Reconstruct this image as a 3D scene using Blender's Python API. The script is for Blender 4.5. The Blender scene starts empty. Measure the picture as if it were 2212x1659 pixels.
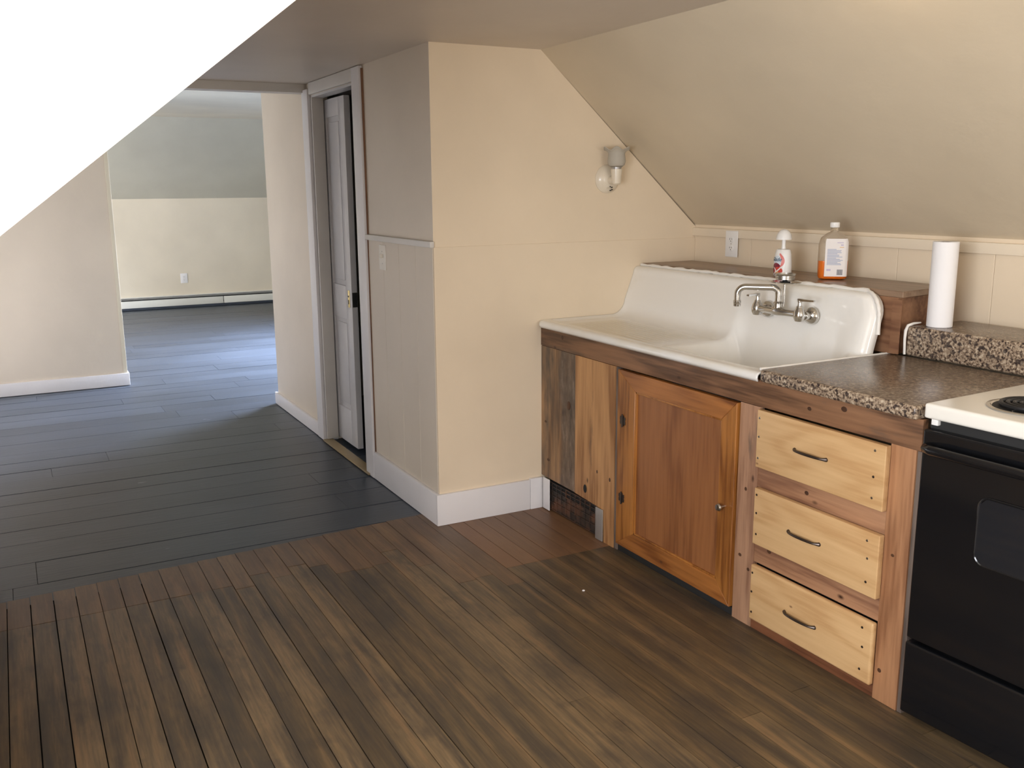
import bpy, bmesh, math, random
from mathutils import Vector, Matrix
random.seed(7)
S = bpy.context.scene
COL = S.collection
PI = math.pi

# ------------------------------------------------------------------ camera
CAM = Vector((3.851, -2.2086, 1.5396))
def cam_axes(pitch=0.2051, yaw=0.4892, roll=-0.0074):
    cy, sy = math.cos(yaw), math.sin(yaw)
    fw = Vector((-math.cos(pitch)*cy, math.cos(pitch)*sy, -math.sin(pitch)))
    right = Vector((sy, cy, 0)); up = right.cross(fw)
    R = math.cos(roll)*right + math.sin(roll)*up
    U = -math.sin(roll)*right + math.cos(roll)*up
    return R, U, fw
R_, U_, F_ = cam_axes()
cd = bpy.data.cameras.new('camera'); cam = bpy.data.objects.new('camera', cd); COL.objects.link(cam)
cd.sensor_width = 36.0; cd.lens = 2035.2/2212*36.0; cd.clip_start = 0.02; cd.clip_end = 100
m = Matrix.Identity(4)
for i in range(3):
    m[i][0] = R_[i]; m[i][1] = U_[i]; m[i][2] = -F_[i]; m[i][3] = CAM[i]
cam.matrix_world = m
S.camera = cam

# ------------------------------------------------------------------ light
S.view_settings.view_transform = 'Standard'; S.view_settings.look = 'None'
S.view_settings.gamma = 1.0; S.view_settings.use_curve_mapping = False
S.view_settings.exposure = 0.0
W = bpy.data.worlds.new('sky'); S.world = W; W.use_nodes = True
W.node_tree.nodes['Background'].inputs[0].default_value = (0.62, 0.78, 1.0, 1)
W.node_tree.nodes['Background'].inputs[1].default_value = 1.0

def area(name, loc, direction, sx, sy, power, color):
    l = bpy.data.lights.new(name, 'AREA'); l.shape = 'RECTANGLE'; l.size = sx; l.size_y = sy
    l.energy = power; l.color = color
    o = bpy.data.objects.new(name, l); COL.objects.link(o); o.location = loc
    o.rotation_euler = Vector(direction).to_track_quat('-Z', 'Y').to_euler()
    return o
COOL = (0.93, 0.95, 1.0)
area('dormer_window_light', (3.6, -3.30, 1.35), (-.15, 1, -.1), 1.5, 1.1, 98, COOL)
area('gable_window_light', (5.55, -0.45, 1.35), (-1, 0, -.05), 1.0, 1.1, 33, (1.0, .94, .87))
fl = area('far_window_light', (-4.95, 2.28, 1.4), (0, -1, -.75), 1.5, 1.3, 860, (0.72, 0.80, 1.0)); fl.data.spread = math.radians(110)
fs = area('far_side_window_light', (-6.75, -4.35, 1.3), (-.75, 1, -.05), 1.5, 1.3, 54, (1.0, 0.95, .97)); fs.data.spread = math.radians(100)

# ------------------------------------------------------------------ materials
def mat(name, color=(.8,.8,.8), rough=.5, metal=0.0, spec=None, trans=0, ior=None, coat=0):
    m = bpy.data.materials.new(name); m.use_nodes = True
    b = m.node_tree.nodes['Principled BSDF']
    b.inputs['Base Color'].default_value = (*color, 1); b.inputs['Roughness'].default_value = rough
    b.inputs['Metallic'].default_value = metal
    if spec is not None: b.inputs['Specular IOR Level'].default_value = spec
    if trans: b.inputs['Transmission Weight'].default_value = trans
    if ior: b.inputs['IOR'].default_value = ior
    if coat: b.inputs['Coat Weight'].default_value = coat; b.inputs['Coat Roughness'].default_value = .15
    return m
def N(m, t, **kw):
    n = m.node_tree.nodes.new(t)
    for k, v in kw.items():
        if k in n.inputs: n.inputs[k].default_value = v
        else: setattr(n, k, v)
    return n
def L(m, a, b): m.node_tree.links.new(a, b)
def pos_map(m, scale, rot=(0,0,0), src='pos'):
    if src == 'pos': g = N(m, 'ShaderNodeNewGeometry').outputs['Position']
    else: g = N(m, 'ShaderNodeTexCoord').outputs['Object']
    mp = N(m, 'ShaderNodeMapping'); mp.inputs['Scale'].default_value = scale; mp.inputs['Rotation'].default_value = rot
    L(m, g, mp.inputs['Vector']); return mp.outputs['Vector']
def ramp(m, fac, stops):
    r = N(m, 'ShaderNodeValToRGB'); e = r.color_ramp.elements
    while len(e) > 1: e.remove(e[-1])
    e[0].position = stops[0][0]; e[0].color = (*stops[0][1], 1)
    for p, c in stops[1:]:
        x = e.new(p); x.color = (*c, 1)
    L(m, fac, r.inputs['Fac']); return r.outputs['Color']
def mix(m, fac, a, b, mode='MIX'):
    n = N(m, 'ShaderNodeMix', data_type='RGBA', blend_type=mode)
    for sock, val in ((n.inputs[0], fac), (n.inputs[6], a), (n.inputs[7], b)):
        if hasattr(val, 'links'): L(m, val, sock)
        elif isinstance(val, tuple): sock.default_value = (*val, 1)
        else: sock.default_value = val
    return n.outputs[2]
def bump(m, h, strength=.2, dist=.01):
    b = N(m, 'ShaderNodeBump'); b.inputs['Strength'].default_value = strength; b.inputs['Distance'].default_value = dist
    L(m, h, b.inputs['Height']); L(m, b.outputs[0], m.node_tree.nodes['Principled BSDF'].inputs['Normal'])
def bsdf(m): return m.node_tree.nodes['Principled BSDF']

def plaster(name, c, rough=.55, mott=.06, bs=.25, warm=None):
    m = mat(name, c, rough)
    v = pos_map(m, (1,1,1))
    n = N(m, 'ShaderNodeTexNoise', Scale=1.6, Detail=4.0); L(m, v, n.inputs['Vector'])
    lo = tuple(x*(1-mott) for x in c); hi = tuple(min(1, x*(1+mott)) for x in c)
    if warm: lo = warm
    L(m, ramp(m, n.outputs['Fac'], [(.3, lo), (.7, hi)]), bsdf(m).inputs['Base Color'])
    n2 = N(m, 'ShaderNodeTexNoise', Scale=14.0, Detail=5.0); L(m, v, n2.inputs['Vector'])
    bump(m, n2.outputs['Fac'], bs, .006)
    return m

def wood(name, dark, light, axis='X', rough=.5, ring=5.0, knots=0.0, grey=0.0, seed=0.0, coat=0, scale=1.0, knot_col=(.05,.02,.01)):
    """grain running along the given axis, position based"""
    m = mat(name, light, rough, coat=coat)
    st = {'X': (.9, 14, 14), 'Y': (14, .9, 14), 'Z': (14, 14, .9)}[axis]
    off = N(m, 'ShaderNodeVectorMath', operation='ADD'); g = N(m, 'ShaderNodeNewGeometry')
    L(m, g.outputs['Position'], off.inputs[0]); off.inputs[1].default_value = (seed*3.1, seed*1.7, seed*2.3)
    def mapped(s):
        mp = N(m, 'ShaderNodeMapping'); mp.inputs['Scale'].default_value = s
        L(m, off.outputs[0], mp.inputs['Vector']); return mp.outputs['Vector']
    wv = mapped({'X': (1.1, 6, 6), 'Y': (6, 1.1, 6), 'Z': (6, 6, 1.1)}[axis])
    big = N(m, 'ShaderNodeTexNoise', Scale=1.0*scale, Detail=2.0, Distortion=.4); L(m, wv, big.inputs['Vector'])
    mu = N(m, 'ShaderNodeMath', operation='MULTIPLY'); L(m, big.outputs['Fac'], mu.inputs[0]); mu.inputs[1].default_value = ring*6
    sn = N(m, 'ShaderNodeMath', operation='SINE'); L(m, mu.outputs[0], sn.inputs[0])
    rings = N(m, 'ShaderNodeMapRange'); L(m, sn.outputs[0], rings.inputs[0]); rings.inputs[1].default_value = -1; rings.inputs[2].default_value = 1
    fine = N(m, 'ShaderNodeTexNoise', Scale=5.0, Detail=5.0); L(m, mapped(st), fine.inputs['Vector'])
    a = N(m, 'ShaderNodeMath', operation='MULTIPLY_ADD'); L(m, rings.outputs[0], a.inputs[0]); a.inputs[1].default_value = .42
    L(m, fine.outputs['Fac'], a.inputs[2])
    col = ramp(m, a.outputs[0], [(.35, light), (.72, tuple(.6*p+.4*q for p, q in zip(light, dark))), (1.05, dark)])
    if grey:
        gn = N(m, 'ShaderNodeTexNoise', Scale=1.4, Detail=5.0, Roughness=.62); L(m, mapped({'X': (1.5,7,7), 'Y': (7,1.5,7), 'Z': (7,7,1.5)}[axis]), gn.inputs['Vector'])
        gm = N(m, 'ShaderNodeMapRange'); L(m, gn.outputs['Fac'], gm.inputs[0]); gm.inputs[1].default_value = .62-.25*grey; gm.inputs[2].default_value = .75-.1*grey
        col = mix(m, gm.outputs[0], col, (.095, .075, .06))
    if knots:
        vo = N(m, 'ShaderNodeTexVoronoi', Scale=1.0); L(m, mapped({'X': (5,9,9), 'Y': (9,5,9), 'Z': (9,9,5)}[axis]), vo.inputs['Vector'])
        km = N(m, 'ShaderNodeMapRange'); L(m, vo.outputs['Distance'], km.inputs[0])
        km.inputs[1].default_value = .03+.07*knots; km.inputs[2].default_value = .02; km.inputs[3].default_value = 0; km.inputs[4].default_value = 1
        col = mix(m, km.outputs[0], col, knot_col)
    L(m, col, bsdf(m).inputs['Base Color'])
    bump(m, fine.outputs['Fac'], .15, .003)
    return m

M = {}
M['cream'] = plaster('cream_wall_paint', (.82, .69, .52), .6)
M['cream_side'] = plaster('cream_partition_paint', (.76, .67, .555), .5)
M['slope'] = plaster('cream_slope_shaded', (.69, .59, .44), .5, bs=.35)  # wall cream darkened: shade of the slope put into the colour
M['ceil'] = plaster('taupe_ceiling_paint', (.68, .60, .51), .42)
M['dormer'] = plaster('dormer_white_paint', (.9, .88, .82), .6)
M['farwall'] = plaster('far_wall_paint', (.78, .71, .56), .55)
M['farslope'] = plaster('far_slope_paint', (.62, .60, .49), .6)
M['trim'] = plaster('white_trim_paint', (.80, .78, .79), .38, .05, .3)
M['trimold'] = plaster('worn_trim_paint', (.66, .63, .59), .4, .12, .3)
M['creamtrim'] = plaster('cream_trim_paint', (.86, .75, .59), .45)
M['door'] = plaster('old_white_door_paint', (.62, .61, .62), .28, .08, .35)
M['dark'] = mat('closet_shade_and_subfloor', (.03, .028, .025), .9)  # near black for the painted closet shade and for the subfloor
M['enamel'] = mat('white_enamel', (.85, .83, .77), .12, spec=.6)
M['stove_enamel'] = mat('stove_white_enamel', (.88, .85, .78), .18)
M['black_enamel'] = mat('black_enamel', (.006, .0065, .008), .13, spec=.55)
M['black_glass'] = mat('oven_glass', (.012, .014, .018), .05, spec=.8)
M['coil'] = mat('burner_coil', (.018, .018, .02), .45, metal=.4)
M['chrome'] = mat('chrome', (.60, .59, .57), .14, metal=1)
M['steel'] = mat('brushed_steel', (.55, .54, .52), .28, metal=1)
M['caulk'] = plaster('white_caulk', (.86, .83, .78), .5, .03, .6)
M['iron'] = mat('dark_iron', (.10, .08, .07), .36, metal=.9)
M['brass'] = mat('brass', (.83, .68, .32), .22, metal=1)
M['oldbrass'] = plaster('tarnished_brass', (.36, .27, .14), .4, .4)
M['plastic'] = mat('white_plastic', (.88, .87, .85), .35)
M['creamplastic'] = mat('cream_plastic', (.82, .77, .68), .35)
M['ivory'] = mat('cream_porcelain', (.78, .70, .57), .25)
M['slot'] = mat('slot_black', (.015, .015, .015), .7)
M['paper'] = mat('paper_towel', (.88, .87, .88), .95)
M['frost'] = mat('frosted_glass', (.70, .66, .58), .5, trans=.4, ior=1.15)
M['pane'] = mat('window_glass', (1, 1, 1), .02, trans=1.0, ior=1.45)
M['heater'] = mat('heater_enamel', (.78, .78, .70), .35)
M['rubber'] = mat('black_rubber', (.02, .02, .02), .6)
M['galv'] = mat('grey_metal_plate', (.46, .45, .44), .4, metal=.6)
M['bare'] = plaster('bare_wood_edge', (.23, .12, .07), .8, .4)
M['bottle'] = mat('clear_bottle', (.97, .96, .94), .06, trans=1.0, ior=1.12)
M['liquid'] = mat('orange_liquid', (.86, .20, .02), .1, spec=.5)
M['label'] = mat('white_label', (.80, .76, .74), .4)
M['lblue'] = mat('label_blue_print', (.38, .42, .56), .5)
M['lorange'] = mat('label_orange_print', (.75, .5, .25), .5)
M['lgrey'] = mat('barcode_print', (.15, .15, .17), .5)
M['lmauve'] = mat('label_mauve_print', (.55, .48, .62), .5)
M['pum'] = mat('label_plum', (.22, .02, .045), .3)
M['pred'] = mat('label_red', (.62, .07, .05), .3)
M['ppink'] = mat('label_pink', (.75, .22, .2), .3)
M['pgold'] = mat('label_gold', (.8, .4, .16), .3)
M['pblue'] = mat('label_pale_blue', (.68, .76, .84), .3)
M['navy'] = mat('label_navy', (.03, .08, .14), .3)

M['rail'] = wood('old_red_brown_board', (.10, .048, .024), (.31, .155, .078), 'X', .5, knots=.6, grey=.35, seed=1.3)
M['board_a'] = wood('weathered_board', (.17, .085, .04), (.50, .29, .14), 'Z', .55, ring=3, knots=1.1, grey=.9, seed=2.1)
M['board_b'] = wood('tan_pine_board', (.30, .135, .05), (.60, .325, .14), 'Z', .5, ring=3, knots=.8, grey=.15, seed=3.3)
M['stile'] = wood('worn_pine_stile', (.26, .13, .075), (.50, .285, .17), 'Z', .55, ring=3.5, knots=.8, grey=.25, seed=4.4)
M['stile_r'] = wood('warm_pine_stile', (.27, .12, .055), (.52, .265, .13), 'Z', .5, ring=2.5, knots=.6, seed=5.7)
M['frame_rail'] = wood('warm_pine_rail', (.24, .11, .06), (.50, .27, .145), 'X', .5, ring=2.5, knots=.8, seed=6.1)
M['door_frame'] = wood('honey_stained_frame', (.19, .062, .012), (.47, .19, .042), 'Z', .36, ring=3, knots=.5, seed=7.9)
M['door_rail'] = wood('honey_stained_rail', (.19, .060, .013), (.43, .165, .040), 'X', .36, ring=3, knots=.6, seed=8.8)
M['door_panel'] = wood('cinnamon_plywood', (.19, .066, .021), (.34, .135, .046), 'Z', .4, ring=2, seed=9.2)
M['drawer'] = wood('light_pine', (.57, .335, .15), (.70, .455, .225), 'X', .38, ring=7, knots=.3, seed=10.4, scale=.8, knot_col=(.2,.09,.04))
M['kick'] = wood('dark_red_kickboard', (.10, .035, .015), (.26, .10, .045), 'X', .5, seed=11.5)
M['ledge'] = wood('dark_oak_ledge', (.19, .115, .07), (.33, .22, .145), 'X', .33, ring=4, seed=12.2)
M['ledge_side'] = wood('brown_box_side', (.17, .075, .04), (.33, .17, .09), 'X', .5, seed=13.0)
M['knotwood'] = plaster('dark_knot', (.075, .032, .015), .5, .4)
M['endstrip'] = wood('grey_side_board', (.08, .06, .05), (.2, .15, .12), 'Z', .6, seed=14)

def stain_board(m):
    b = bsdf(m).inputs['Base Color']; src = b.links[0].from_socket
    g = N(m, 'ShaderNodeNewGeometry'); sx = N(m, 'ShaderNodeSeparateXYZ'); L(m, g.outputs['Position'], sx.inputs[0])
    n = N(m, 'ShaderNodeTexNoise', Scale=4.0, Detail=4.0); L(m, pos_map(m, (3, 3, 1)), n.inputs['Vector'])
    a = N(m, 'ShaderNodeMath', operation='MULTIPLY_ADD'); L(m, n.outputs['Fac'], a.inputs[0]); a.inputs[1].default_value = .10; L(m, sx.outputs[0], a.inputs[2])
    r = N(m, 'ShaderNodeMapRange'); L(m, a.outputs[0], r.inputs[0]); r.inputs[1].default_value = .215; r.inputs[2].default_value = .25; r.inputs[4].default_value = .78
    n2 = N(m, 'ShaderNodeTexNoise', Scale=7.0, Detail=6.0, Roughness=.7); L(m, pos_map(m, (4, 4, 1.2)), n2.inputs['Vector'])
    L(m, mix(m, r.outputs[0], src, ramp(m, n2.outputs['Fac'], [(.35, (.055, .042, .036)), (.55, (.15, .115, .09)), (.7, (.30, .24, .19))])), b)
stain_board(M['board_a'])

# brown floor planks: tone per plank + stains
def floor_mat():
    m = mat('worn_plank_floor', (.1,.06,.04), .42)
    at = N(m, 'ShaderNodeAttribute', attribute_name='tone')
    v = pos_map(m, (1,1,1))
    fine = N(m, 'ShaderNodeTexNoise', Scale=6.0, Detail=6.0); L(m, pos_map(m, (1.6, 22, 22)), fine.inputs['Vector'])
    st = N(m, 'ShaderNodeTexNoise', Scale=1.5, Detail=6.0, Roughness=.6); L(m, pos_map(m, (1.8, 3.2, 1)), st.inputs['Vector'])
    blot = N(m, 'ShaderNodeTexNoise', Scale=9.0, Detail=4.0, Roughness=.6); L(m, pos_map(m, (.7, 1.1, 1)), blot.inputs['Vector'])
    base = ramp(m, fine.outputs['Fac'], [(.25, (.096, .064, .034)), (.5, (.132, .088, .045)), (.78, (.175, .117, .060))])
    tone = N(m, 'ShaderNodeMapRange'); L(m, at.outputs['Fac'], tone.inputs[0]); tone.inputs[3].default_value = .70; tone.inputs[4].default_value = 1.45
    sc = N(m, 'ShaderNodeVectorMath', operation='SCALE'); L(m, base, sc.inputs[0]); L(m, tone.outputs[0], sc.inputs['Scale'])
    sm = N(m, 'ShaderNodeMapRange'); L(m, st.outputs['Fac'], sm.inputs[0]); sm.inputs[1].default_value = .47; sm.inputs[2].default_value = .66
    sm.inputs[4].default_value = .62
    c = mix(m, sm.outputs[0], sc.outputs[0], (.046, .039, .033))
    bm_ = N(m, 'ShaderNodeMapRange'); L(m, blot.outputs['Fac'], bm_.inputs[0]); bm_.inputs[1].default_value = .56; bm_.inputs[2].default_value = .72; bm_.inputs[4].default_value = .55
    c = mix(m, bm_.outputs[0], c, (.045, .033, .026))
    sk = N(m, 'ShaderNodeTexNoise', Scale=2.0, Detail=5.0, Roughness=.65); L(m, pos_map(m, (.55, 9, 1)), sk.inputs['Vector'])
    s2 = N(m, 'ShaderNodeMapRange'); L(m, sk.outputs['Fac'], s2.inputs[0]); s2.inputs[1].default_value = .48; s2.inputs[2].default_value = .68; s2.inputs[4].default_value = .85
    c = mix(m, s2.outputs[0], c, (.038, .031, .026))
    s3 = N(m, 'ShaderNodeMapRange'); L(m, sk.outputs['Fac'], s3.inputs[0]); s3.inputs[1].default_value = .46; s3.inputs[2].default_value = .30; s3.inputs[4].default_value = .6
    c = mix(m, s3.outputs[0], c, (.29, .17, .078))
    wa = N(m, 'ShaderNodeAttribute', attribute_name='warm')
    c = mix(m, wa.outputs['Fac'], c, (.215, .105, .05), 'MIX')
    fl2 = N(m, 'ShaderNodeVectorMath', operation='SCALE'); L(m, c, fl2.inputs[0]); fl2.inputs['Scale'].default_value = 1.08
    L(m, fl2.outputs[0], bsdf(m).inputs['Base Color'])
    rr = N(m, 'ShaderNodeMapRange'); L(m, st.outputs['Fac'], rr.inputs[0]); rr.inputs[3].default_value = .36; rr.inputs[4].default_value = .52
    L(m, rr.outputs[0], bsdf(m).inputs['Roughness'])
    bump(m, fine.outputs['Fac'], .2, .002)
    return m
M['planks'] = floor_mat()
def grey_floor():
    m = mat('grey_painted_boards', (.1,.11,.12), .36, spec=.38)
    n = N(m, 'ShaderNodeTexNoise', Scale=2.2, Detail=5.0); L(m, pos_map(m, (1.6, .6, 1)), n.inputs['Vector'])
    at = N(m, 'ShaderNodeAttribute', attribute_name='tone')
    base = ramp(m, n.outputs['Fac'], [(.3, (.038, .048, .063)), (.7, (.054, .067, .088))])
    t = N(m, 'ShaderNodeMapRange'); L(m, at.outputs['Fac'], t.inputs[0]); t.inputs[3].default_value = .9; t.inputs[4].default_value = 1.12
    sc = N(m, 'ShaderNodeVectorMath', operation='SCALE'); L(m, base, sc.inputs[0]); L(m, t.outputs[0], sc.inputs['Scale'])
    # scuffs of bare primer
    s = N(m, 'ShaderNodeTexNoise', Scale=3.0, Detail=3.0); L(m, pos_map(m, (3.4, 1.1, 1)), s.inputs['Vector'])
    sm = N(m, 'ShaderNodeMapRange'); L(m, s.outputs['Fac'], sm.inputs[0]); sm.inputs[1].default_value = .74; sm.inputs[2].default_value = .76; sm.inputs[4].default_value = .35
    L(m, mix(m, sm.outputs[0], sc.outputs[0], (.3, .32, .34)), bsdf(m).inputs['Base Color'])
    f = N(m, 'ShaderNodeTexNoise', Scale=5.0, Detail=5.0); L(m, pos_map(m, (14, 1.2, 1)), f.inputs['Vector'])
    bump(m, f.outputs['Fac'], .25, .004)
    return m
M['grey'] = grey_floor()
def granite(soft=0.0):
    m = mat('speckled_laminate', (.3,.22,.16), .27, spec=.55)
    v = pos_map(m, (1,1,1))
    d = N(m, 'ShaderNodeTexNoise', Scale=60.0, Detail=2.0); L(m, v, d.inputs['Vector'])
    ad = N(m, 'ShaderNodeVectorMath', operation='MULTIPLY_ADD'); L(m, d.outputs['Color'], ad.inputs[0]); ad.inputs[1].default_value = (.012,)*3; L(m, v, ad.inputs[2])
    n = N(m, 'ShaderNodeTexNoise', Scale=105.0, Detail=4.0, Roughness=.6); L(m, ad.outputs[0], n.inputs['Vector'])
    c = ramp(m, n.outputs['Fac'], [(.36, (.035, .024, .022)), (.43, (.12, .085, .062)), (.48, (.25, .18, .125)), (.56, (.38, .29, .205)), (.64, (.58, .48, .36))])
    vo = N(m, 'ShaderNodeTexVoronoi', Scale=85.0); L(m, ad.outputs[0], vo.inputs['Vector'])
    sp = N(m, 'ShaderNodeSeparateColor'); L(m, vo.outputs['Color'], sp.inputs[0])
    sm = N(m, 'ShaderNodeMapRange'); L(m, sp.outputs[0], sm.inputs[0]); sm.inputs[1].default_value = .86; sm.inputs[2].default_value = .89; sm.inputs[4].default_value = .8
    c = mix(m, sm.outputs[0], c, (.03, .022, .024))
    if soft: c = mix(m, soft, c, (.17, .125, .095))
    L(m, c, bsdf(m).inputs['Base Color']); return m
M['granite'] = granite(); M['granite_top_sheen'] = granite(.62)  # softer copy for top faces: grazing reflection put into the colour
def splotch(name, c, c2, sc, lo, hi, rough=.3, spec=.5):
    m = mat(name, c, rough, spec=spec)
    n = N(m, 'ShaderNodeTexNoise', Scale=sc, Detail=5.0); L(m, pos_map(m, (1,1,1)), n.inputs['Vector'])
    mr = N(m, 'ShaderNodeMapRange'); L(m, n.outputs['Fac'], mr.inputs[0]); mr.inputs[1].default_value = lo; mr.inputs[2].default_value = hi
    L(m, mix(m, mr.outputs[0], c, c2), bsdf(m).inputs['Base Color']); return m
M['mesh_bronze'] = splotch('rusty_grille', (.045,.032,.026), (.13,.06,.035), 14, .45, .62, .5)
M['enamel'] = splotch('worn_white_enamel', (.90, .885, .845), (.80, .75, .64), 3.0, .52, .8, .12, .6)

def drain_stain(m):
    b = bsdf(m).inputs['Base Color']; src = b.links[0].from_socket
    g = N(m, 'ShaderNodeNewGeometry'); sx = N(m, 'ShaderNodeSeparateXYZ'); L(m, g.outputs['Position'], sx.inputs[0])
    def band(sock, a0, a1, b0, b1):
        r = N(m, 'ShaderNodeMapRange', interpolation_type='SMOOTHSTEP'); L(m, sock, r.inputs[0]); r.inputs[1].default_value = a0; r.inputs[2].default_value = a1
        q = N(m, 'ShaderNodeMapRange', interpolation_type='SMOOTHSTEP'); L(m, sock, q.inputs[0]); q.inputs[1].default_value = b1; q.inputs[2].default_value = b0
        k = N(m, 'ShaderNodeMath', operation='MULTIPLY'); L(m, r.outputs[0], k.inputs[0]); L(m, q.outputs[0], k.inputs[1]); return k.outputs[0]
    k = N(m, 'ShaderNodeMath', operation='MULTIPLY'); L(m, band(sx.outputs[0], .10, .16, .62, .78), k.inputs[0]); L(m, band(sx.outputs[1], .05, .09, .30, .42), k.inputs[1])
    k2 = N(m, 'ShaderNodeMath', operation='MULTIPLY'); L(m, k.outputs[0], k2.inputs[0]); k2.inputs[1].default_value = .75
    L(m, mix(m, k2.outputs[0], src, (.70, .63, .49)), b)
drain_stain(M['enamel'])

# ------------------------------------------------------------------ geometry helpers
def link(name, me, m, parent=None, smooth=None):
    o = bpy.data.objects.new(name, me); COL.objects.link(o)
    for x in (m if isinstance(m, (list, tuple)) else [m]): me.materials.append(x)
    if parent is not None: o.parent = parent
    if smooth is not None:
        for p in me.polygons: p.use_smooth = True
        me.set_sharp_from_angle(angle=math.radians(smooth))
    return o
def obj(name, bm, m, parent=None, smooth=35):
    bmesh.ops.recalc_face_normals(bm, faces=bm.faces)
    me = bpy.data.meshes.new(name); bm.to_mesh(me); bm.free()
    return link(name, me, m, parent, smooth)
def box(bm, x0, x1, y0, y1, z0, z1, bev=0, seg=2, mi=0):
    vs = [bm.verts.new((x, y, z)) for x in (x0, x1) for y in (y0, y1) for z in (z0, z1)]
    f = [(0,1,3,2),(4,6,7,5),(0,4,5,1),(2,3,7,6),(0,2,6,4),(1,5,7,3)]
    fs = [bm.faces.new([vs[i] for i in q]) for q in f]
    for q in fs: q.material_index = mi
    if bev:
        es = {e for q in fs for e in q.edges}
        bmesh.ops.bevel(bm, geom=list(es), offset=bev, segments=seg, affect='EDGES', profile=.6)
def bx(*a, **k):
    bm = bmesh.new(); box(bm, *a, **k); return bm
def prism(bm, pts, axis, a0, a1):
    """pts are 2d in the plane normal to axis (X:(y,z) Y:(x,z) Z:(x,y))"""
    def P(p, a): return {'X': (a, p[0], p[1]), 'Y': (p[0], a, p[1]), 'Z': (p[0], p[1], a)}[axis]
    A = [bm.verts.new(P(p, a0)) for p in pts]; B = [bm.verts.new(P(p, a1)) for p in pts]
    n = len(pts); bm.faces.new(A); bm.faces.new(B[::-1])
    for i in range(n): bm.faces.new((A[i], A[(i+1) % n], B[(i+1) % n], B[i]))
def tube(bm, pts, rad, seg=14, cap=True):
    pts = [Vector(p) for p in pts]; n = len(pts)
    if not isinstance(rad, (list, tuple)): rad = [rad]*n
    rings = []; up = None
    for i, p in enumerate(pts):
        t = (pts[min(i+1, n-1)] - pts[max(i-1, 0)]).normalized()
        if up is None:
            up = Vector((0,0,1)) if abs(t.z) < .9 else Vector((1,0,0))
        s = t.cross(up).normalized(); up = s.cross(t).normalized()
        rings.append([bm.verts.new(p + rad[i]*(math.cos(a)*s + math.sin(a)*up)) for a in [2*PI*k/seg for k in range(seg)]])
    for a, b in zip(rings, rings[1:]):
        for k in range(seg): bm.faces.new((a[k], a[(k+1) % seg], b[(k+1) % seg], b[k]))
    if cap: bm.faces.new(rings[0][::-1]); bm.faces.new(rings[-1])
def lathe(bm, prof, origin=(0,0,0), axis=(0,0,1), seg=28, sx=1, sy=1, closed=True):
    ax = Vector(axis).normalized(); q = Vector((0,0,1)).rotation_difference(ax); o = Vector(origin)
    rings = []
    for r, h in prof:
        rings.append([bm.verts.new(o + q @ Vector((r*sx*math.cos(2*PI*k/seg), r*sy*math.sin(2*PI*k/seg), h))) for k in range(seg)])
    for a, b in zip(rings, rings[1:]):
        for k in range(seg): bm.faces.new((a[k], a[(k+1) % seg], b[(k+1) % seg], b[k]))
    if closed:
        bm.faces.new(rings[0][::-1]); bm.faces.new(rings[-1])
def arc(c, r, a0, a1, n, u, v):
    c = Vector(c); u = Vector(u); v = Vector(v)
    return [c + r*(math.cos(t)*u + math.sin(t)*v) for t in [a0+(a1-a0)*i/n for i in range(n+1)]]
def grid(bm, rows):
    V = [[bm.verts.new(p) for p in r] for r in rows]
    for a, b in zip(V, V[1:]):
        for i in range(len(a)-1): bm.faces.new((a[i], a[i+1], b[i+1], b[i]))
    return V
def thing(name, label, cat, loc=(0,0,0), rotz=0, group=None):
    o = bpy.data.objects.new(name, None); COL.objects.link(o); o.empty_display_size = .05
    o.location = loc; o.rotation_euler = (0,0,rotz); o['label'] = label; o['category'] = cat
    if group: o['group'] = group
    return o
def tag(o, label, cat, group=None):
    o['label'] = label; o['category'] = cat
    if group: o['group'] = group
    return o
def struct(name, bm, m, label=None, parent=None, smooth=35):
    o = obj(name, bm, m, parent, smooth)
    if parent is None: o['kind'] = 'structure'
    if label: o['label'] = label; 
    return o
def sempty(name, label=None):
    o = bpy.data.objects.new(name, None); COL.objects.link(o); o['kind'] = 'structure'
    if label: o['label'] = label
    return o
def text_mesh(s, size, extrude=.0002, shear=0.0):
    c = bpy.data.curves.new('t', 'FONT'); c.body = s; c.size = size; c.extrude = extrude; c.shear = shear
    o = bpy.data.objects.new('t', c); COL.objects.link(o)
    dg = bpy.context.evaluated_depsgraph_get(); me = bpy.data.meshes.new_from_object(o.evaluated_get(dg))
    bpy.data.objects.remove(o); return me

# ------------------------------------------------------------------ dimensions
H = 2.146; YC = -.546; YW = .908; ZK = 1.342; YF = 0.0      # partition face, knee wall, slope foot, slope fold
YFL = -1.352; YKL = -2.50; XD = 2.0; XH = -1.83              # left fold, left knee wall, dormer cheek, header
SL = .79
def zl(y): return H - SL*(YFL - y)
XE = 5.6

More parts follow.
